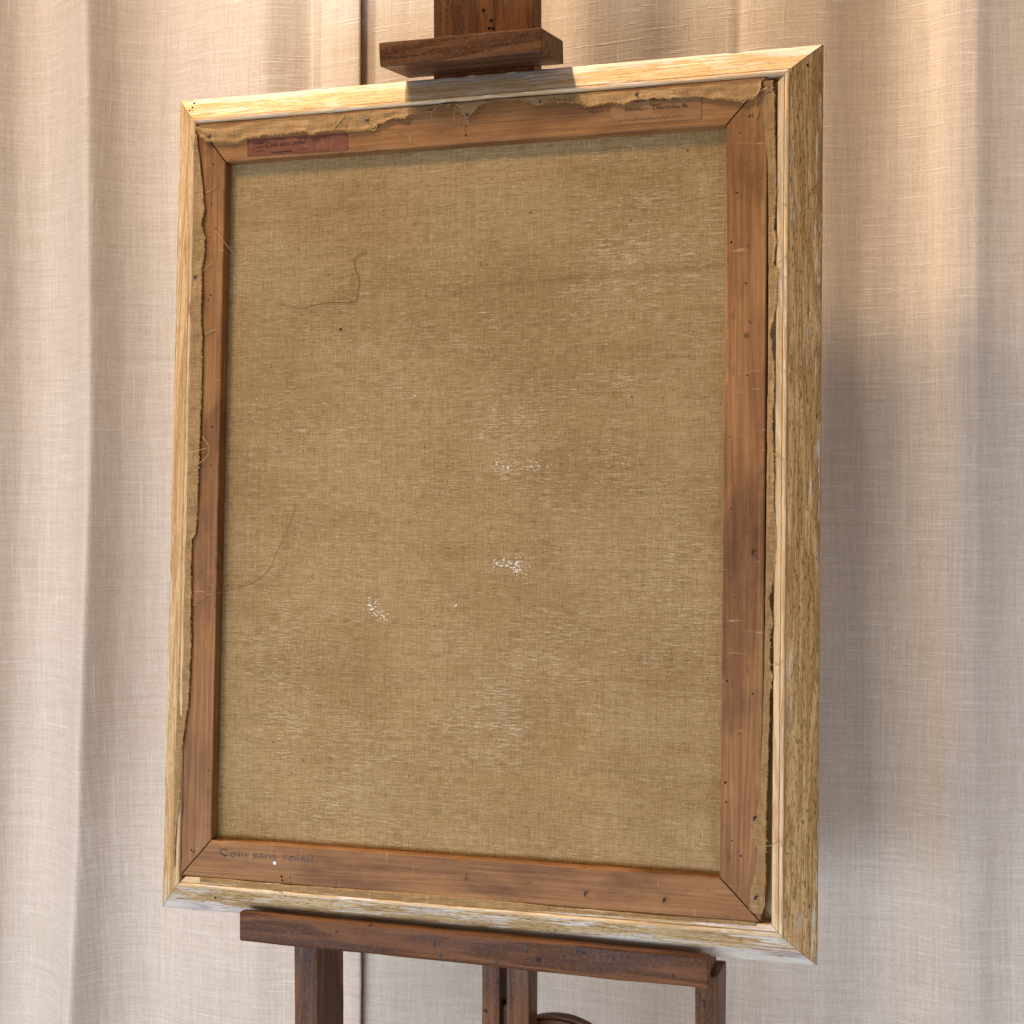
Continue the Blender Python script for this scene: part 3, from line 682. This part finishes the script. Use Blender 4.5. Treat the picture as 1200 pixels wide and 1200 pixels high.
# canvas
CD = -0.0160
def make_canvas():
    nx, ny = 150, 200; vs = []; fs = []
    x0, x1, y0, y1 = SX0 + 0.002, SX1 - 0.002, SY0 + 0.002, SY1 - 0.002
    for j in range(ny + 1):
        y = y0 + (y1 - y0) * j / ny
        for i in range(nx + 1):
            x = x0 + (x1 - x0) * i / nx
            e = min(x - IX0, IX1 - x, y - IY0, IY1 - y)
            w = max(0.0, min(1.0, e / 0.05))
            z = CD + w * (0.0022 * mn.noise(Vector((x * 4.5, y * 4, 2))) + 0.0010 * mn.noise(Vector((x * 13, y * 10, 6))))
            cr = y - interp(CREASE, x)
            z += w * 0.0007 * math.exp(-(cr / 0.006) ** 2) * (0.5 + 0.5 * mn.noise(Vector((x * 14, 1, 5))))
            z += w * 0.0005 * mn.noise(Vector((x * 4, y * 40, 9))) 
            if e < 0: z = CD - 0.004 * min(1.0, -e / 0.008)
            vs.append((x, y, z))
    w = nx + 1
    for j in range(ny):
        for i in range(nx):
            fs.append((j * w + i, j * w + i + 1, (j + 1) * w + i + 1, (j + 1) * w + i))
    me = bpy.data.meshes.new('canvas'); me.from_pydata(vs, [], fs); me.update()
    return link('canvas', me, M['canvas'], pic, OFF, (0, 0, 0), True)
canvas = make_canvas()

# folded canvas margins, torn along one side
def margin(edge_torn, edge_fold, axis, lift_t, lift_f, base, seed, hair, curl=0.0016, n=420, wrinkle=1.0):
    a0 = max(min(p[axis] for p in edge_torn), min(p[axis] for p in edge_fold))
    a1 = min(max(p[axis] for p in edge_torn), max(p[axis] for p in edge_fold))
    m = 10; top = []; fs = []; hairs = []
    for i in range(n + 1):
        t = a0 + (a1 - a0) * i / n
        e0 = interp(edge_fold, t, axis); e1 = interp(edge_torn, t, axis)
        e1 += (0.0011 * fbm(t * 130 + seed, 3, 1, 4) + 0.0008 * mn.noise(Vector((t * 420 + seed, 8, 1)))) * hair
        e0 += 0.0005 * fbm(t * 60 + seed, 9, 1)
        if edge_torn is TOP_LOW: e1 = min(e1, 0.4575 + 0.0006 * mn.noise(Vector((t * 90, 3, 2))))
        row = []
        wid = abs(e1 - e0)
        for j in range(m + 1):
            s = j / m
            e = e0 + (e1 - e0) * s
            h = base + lift_f * math.sin(min(1.0, s / 0.8) * math.pi * 0.5) * (0.75 + 0.5 * mn.noise(Vector((t * 18 + seed, 4, 4)))) + 0.0006
            h += wrinkle * 0.0009 * (0.3 + s) * mn.noise(Vector((t * 55 + seed, s * 1.6, 2)))
            h += wrinkle * 0.0007 * mn.noise(Vector((t * 22 + seed + (s * 0.9), s * 2.5, 7)))
            cu = max(0.0, s - 0.72) / 0.28
            h += cu * cu * (lift_t + curl * max(0.0, 0.4 + 1.2 * mn.noise(Vector((t * 26 + seed, 1, 4)))))
            if j == 0: h -= 0.0012
            h = max(h, base + 0.0003) if j else h
            p = (t, e, h) if axis == 0 else (e, t, h)
            row.append(p)
        top.append(row)
    vs = []; k = 2 * (m + 1)
    for row in top:
        vs += row
        vs += [(p[0], p[1], p[2] - 0.0008) for p in reversed(row)]
    for i in range(n):
        for j in range(k):
            j2 = (j + 1) % k
            fs.append((i * k + j, i * k + j2, (i + 1) * k + j2, (i + 1) * k + j))
    fs.append(tuple(range(k))); fs.append(tuple(n * k + j for j in range(k)))
    o = link('canvas_margin', mesh('canvas_margin', vs, fs), M['margin'], pic, OFF, (0, 0, 0), True)
    # loose fibres along the torn side
    hv, hf = [], []
    rnd = random.Random(int(seed * 10))
    cnt = int(2300 * hair * (a1 - a0))
    sgn = 1
    for q in range(cnt):
        i = rnd.randrange(4, n - 4); dens = mn.noise(Vector((i * 0.03 + seed, 2, 2)))
        if rnd.random() > 0.55 + dens * 0.9: continue
        p = Vector(top[i][m]); inn = Vector(top[i][m - 1]); out = (p - inn); out.z = 0
        if out.length < 1e-6: continue
        out.normalize()
        al = Vector((out.y, -out.x, 0))
        ln = rnd.uniform(0.0006, 0.0030) * (1.5 if rnd.random() < 0.12 else 1)
        d = (out + al * rnd.uniform(-0.9, 0.9) + Vector((0, 0, rnd.uniform(-0.1, 0.5)))).normalized()
        st = p - out * 0.0008; mid2 = st + d * ln * 0.55 + Vector((0, 0, 0.0003)); en = st + d * ln + al * rnd.uniform(-0.0008, 0.0008)
        v, f = tube([tuple(st), tuple(mid2), tuple(en)], 0.00022, 4)
        b0 = len(hv); hv += v; hf += [tuple(b0 + z for z in g) for g in f]
    if hv:
        fo = link('fraying', mesh('fraying', hv, hf), M['fray'], o); fo['kind'] = 'stuff'
    return o
marg_t = margin(TOP_LOW, TOP_UP, 0, 0.0006, 0.0036, 0.0008, 1.7, 1.0, 0.0022, 520, 1.25)
marg_l = margin(LEFT_IN, LEFT_OUT, 1, 0.0004, 0.0014, 0.0010, 4.1, 1.0, 0.0010, 520, 0.8)
marg_r = margin(RIGHT_OUT, RIGHT_IN, 1, 0.0004, 0.0012, -0.0006, 7.3, 1.0, 0.0012, 560, 1.0)
marg_b = margin(BOT_LOW, BOT_UP, 0, 0.0, 0.0003, 0.0004, 9.9, 0.5, 0.0006, 420, 0.6)

# loose threads hanging over the back
HTS = [0.0040, None, 0.0025, 0.0042, 0.0045, 0.004, 0.005, 0.005, 0.004, 0.005, 0.005, 0.0052, 0.004, 0.002, 0.002, 0.002, 0.002, 0.004, 0.004, 0.005, 0.0, 0.004]
RADS = [0.00030, 0.00032, 0.0004, 0.00042, 0.0004, 0.0004, 0.0004, 0.0004, 0.0004, 0.0004, 0.0004, 0.0008, 0.0008, 0.0005, 0.0004, 0.0004, 0.0004, 0.0004, 0.0004, 0.0006, 0.0003, 0.0003]
for q, pts in enumerate(THREADS):
    pp = []
    for i, (x, y) in enumerate(pts):
        if q == 0: z = 0.0035 if x < -0.315 else (0.001 if x < -0.29 else CD + 0.003 + 0.004 * i / len(pts))
        elif q == 1: z = CD + 0.0022
        elif q == 2: z = [0.001, 0.0018, CD + 0.004][i]
        elif x > 0.366: z = 0.0006 - (x - 0.366) * 0.62 + 0.001
        elif y < -0.466: z = 0.0
        else: z = HTS[q]
        pp.append((x, y, z))
    v, f = tube(smooth_path(pp, 7), RADS[q], 6)
    link('loose_thread', mesh('loose_thread', v, f), M['thread_dark' if q in (0, 1, 20, 18) else 'thread'], pic, OFF, (0, 0, 0), True)

# tacks, nail holes and worm holes
def host(x, y):
    if y > IY1 and (y - IY1) > max(IX0 - x, x - IX1): return bar_t
    if y < IY0 and (IY0 - y) > max(IX0 - x, x - IX1): return bar_b
    return bar_r if x > 0 else bar_l
for (x, y) in HOLES:
    b = host(x, y)
    if b is bar_l and x < -0.355: continue
    stud('nail_hole', b, on_bar(b, x, y, 0.0002), random.uniform(0.0007, 0.0014), 'hole', 0.0004, 8)
for q, (x, y) in enumerate(TACKS):
    if q < 5 or q == 10:
        o = stud('tack', pic, Vector((x, y, 0.0052 if y > 0.4 else 0.0036)) + OFF, 0.0024 if q != 10 else 0.0015, 'iron', 0.0009, 10)
    else:
        b = host(x, y)
        p0 = on_bar(b, x, y, -0.002); p1 = on_bar(b, x + 0.0030, y + 0.0052, 0.004)
        v, f = tube([tuple(p0), tuple(p1)], 0.0009, 8, taper=False)
        hd, hf2 = tube([tuple(p1), tuple(p1 + (p1 - p0).normalized() * 0.0008)], 0.0018, 10, taper=False)
        k0 = len(v); v += hd; f += [tuple(k0 + z for z in g) for g in hf2]
        link('bent_nail', mesh('bent_nail', v, f), M['iron'], b, smooth=False)
for q, (x, y) in enumerate(FRAME_HOLES):
    if q in (4, 5): continue
    r = rail_top if q < 3 else (rail_right if q < 6 else rail_bottom)
    p = on_bar(r, x, y, 0)
    hgt = -0.0247 + p.y * 0.0250 / 0.0322
    stud('nail_hole', r, (p.x, p.y, hgt + 0.0002), random.uniform(0.0012, 0.0019), 'hole', 0.0008, 8, (R(37), 0, 0))
stud('paint_fleck', bar_b, on_bar(bar_b, WHITE_DOT[0][0], WHITE_DOT[0][1], 0.0002), 0.0021, 'white', 0.0005, 10)
stud('dark_speck', canvas, (-0.168, 0.2035, CD + 0.0012), 0.0014, 'hole', 0.0006, 8)
for x, y in ((0.0665, 0.3305), (0.1845, 0.3150), (0.2490, 0.3900)):
    stud('dark_speck', canvas, (x, y, CD + 0.0010), 0.0009, 'hole', 0.0005, 8)

# old mark of a seam: knots in the right bar
for x, y, r0 in ((0.3187, 0.1785, 0.0032), (0.3375, 0.259, 0.0030)):
    if x < SX1 - 0.004: stud('knot', bar_r, on_bar(bar_r, x, y, 0.0001), r0, 'thread_dark', 0.0004, 12)

# paper labels with their writing
def sheet(name, quad, mat, parent, z, nx=24, ny=6, torn=0.0, seed=0):
    a, b, c, d = (Vector((*on_bar(parent, x, y, z),)) for x, y in quad)   # tl, bl, br, tr
    vs, fs = [], []
    for j in range(ny + 1):
        for i in range(nx + 1):
            s, t = i / nx, j / ny
            p = a.lerp(d, s).lerp(b.lerp(c, s), t)
            if torn and (i in (0, nx) or j in (0, ny)):
                p.x += torn * mn.noise(Vector((p.x * 300, p.y * 300, seed)))
                p.y += torn * mn.noise(Vector((p.x * 300, p.y * 300, seed + 5)))
            p.z = z + 0.0001 * mn.noise(Vector((p.x * 60, p.y * 60, seed)))
            vs.append(tuple(p))
    w = nx + 1
    for j in range(ny):
        for i in range(nx): fs.append((j * w + i, (j + 1) * w + i, (j + 1) * w + i + 1, j * w + i + 1))
    o = link(name, mesh(name, vs, fs), mat, parent)
    md = o.modifiers.new('thickness', 'SOLIDIFY'); md.thickness = 0.0002; md.offset = -1
    return o
lab_a = sheet('paper_label', LABEL_A, M['label_a'], bar_t, 0.0007, torn=0.0003, seed=2); lab_a['label'] = 'reddish brown paper label with handwriting'
lab_b = sheet('paper_label', LABEL_B, M['label_b'], bar_t, 0.0007, torn=0.0008, seed=6); lab_b['label'] = 'worn printed dealer label rubbed into the wood'

def text(name, body, p, q, size, mat, parent, host_o, z, shear=0.0, weight=0.0, wob=0.0, xs=None):
    # writing laid flat, running from p to q in painting coordinates
    cu = bpy.data.curves.new(name, 'FONT'); cu.body = body; cu.size = size; cu.shear = shear; cu.offset = weight
    cu.resolution_u = 3
    tmp = bpy.data.objects.new('tmp', cu); col.objects.link(tmp)
    bpy.context.view_layer.update()
    me = bpy.data.meshes.new_from_object(tmp.evaluated_get(bpy.context.evaluated_depsgraph_get()))
    bpy.data.objects.remove(tmp, do_unlink=True)
    x0 = min(v.co.x for v in me.vertices); x1 = max(v.co.x for v in me.vertices)
    P = on_bar(host_o, *p, z); Q = on_bar(host_o, *q, z)
    d = Q - P; ln = d.length; d.normalize(); nrm = Vector((-d.y, d.x, 0))
    for v in me.vertices:
        u = (v.co.x - x0) / (x1 - x0); h = v.co.y
        h += wob * size * mn.noise(Vector((u * 23, 1, 4)))
        pos = P + d * (u * ln + wob * size * 0.4 * mn.noise(Vector((u * 31, 6, 4)))) + nrm * h
        v.co = (pos.x, pos.y, z)
    me.materials.clear()
    return link(name, me, M[mat], parent)
def scribble(name, p, q, amp, parent, host_o, z, mat, seed, rad=0.0003, waves=9):
    pts = []
    for i in range(waves * 4 + 1):
        s = i / (waves * 4)
        x = p[0] + (q[0] - p[0]) * s; y = p[1] + (q[1] - p[1]) * s
        y += amp * math.sin(s * waves * 6.28 + mn.noise(Vector((s * 9, seed, 0))) * 3) * (0.5 + abs(mn.noise(Vector((s * 13, seed, 3)))))
        x += amp * 0.4 * math.cos(s * waves * 6.28)
        c = on_bar(host_o, x, y, z); pts.append((c.x, c.y, z))
    v, f = tube(smooth_path(pts, 2), rad, 4)
    return link(name, mesh(name, v, f), M[mat], parent)
t = LABEL_A_TXT
text('handwriting', 'Coin sans soleil', t[0], t[1], 0.0085, 'ink', lab_a, bar_t, 0.00095, 0.35, 0.0, 0.10)
scribble('handwriting', t[2], t[3], 0.0016, lab_a, bar_t, 0.00095, 'ink', 2)
for i in (4, 5, 6):
    scribble('small_print', t[i], (t[i][0] + 0.010, t[i][1] + 0.0001), 0.0006, lab_a, bar_t, 0.00095, 'ink', i, 0.00022, 7)
scribble('small_print', (t[7][0], t[7][1] + 0.0025), (t[7][0] + 0.012, t[7][1] + 0.0027), 0.0006, lab_a, bar_t, 0.00095, 'ink', 9, 0.00022, 7)
scribble('small_print', (t[7][0] + 0.002, t[7][1] - 0.0105), (t[7][0] + 0.012, t[7][1] - 0.0103), 0.0005, lab_a, bar_t, 0.00095, 'ink', 10, 0.00022, 7)
b = LABEL_B_TXT
text('printed_line', 'Kunst und Rahmen', b[0], b[1], 0.0082, 'ink', lab_b, bar_t, 0.00095)
text('printed_line', 'Gegründet', b[2], b[3], 0.0036, 'ink', lab_b, bar_t, 0.00095)
text('printed_line', 'Frankfurt - Oberlindau 8b', b[4], b[5], 0.0062, 'ink', lab_b, bar_t, 0.00095)
scribble('pencil_note', b[6], b[7], 0.0016, lab_b, bar_t, 0.00095, 'faint', 5, 0.0003, 12)
text('pencil_inscription', 'Coin sans soleil', PENCIL[0], PENCIL[1], 0.0125, 'faint', bar_b, bar_b, 0.0006, 0.0, -0.00008, 0.16)
scribble('pencil_mark', (0.0055, -0.4290), (0.0075, -0.4285), 0.0045, bar_b, bar_b, 0.0005, 'faint', 3, 0.00025, 1)
scribble('pencil_mark', (0.3190, 0.4180), (0.3270, 0.4190), 0.0050, bar_r, bar_r, 0.0005, 'faint', 8, 0.0003, 2)
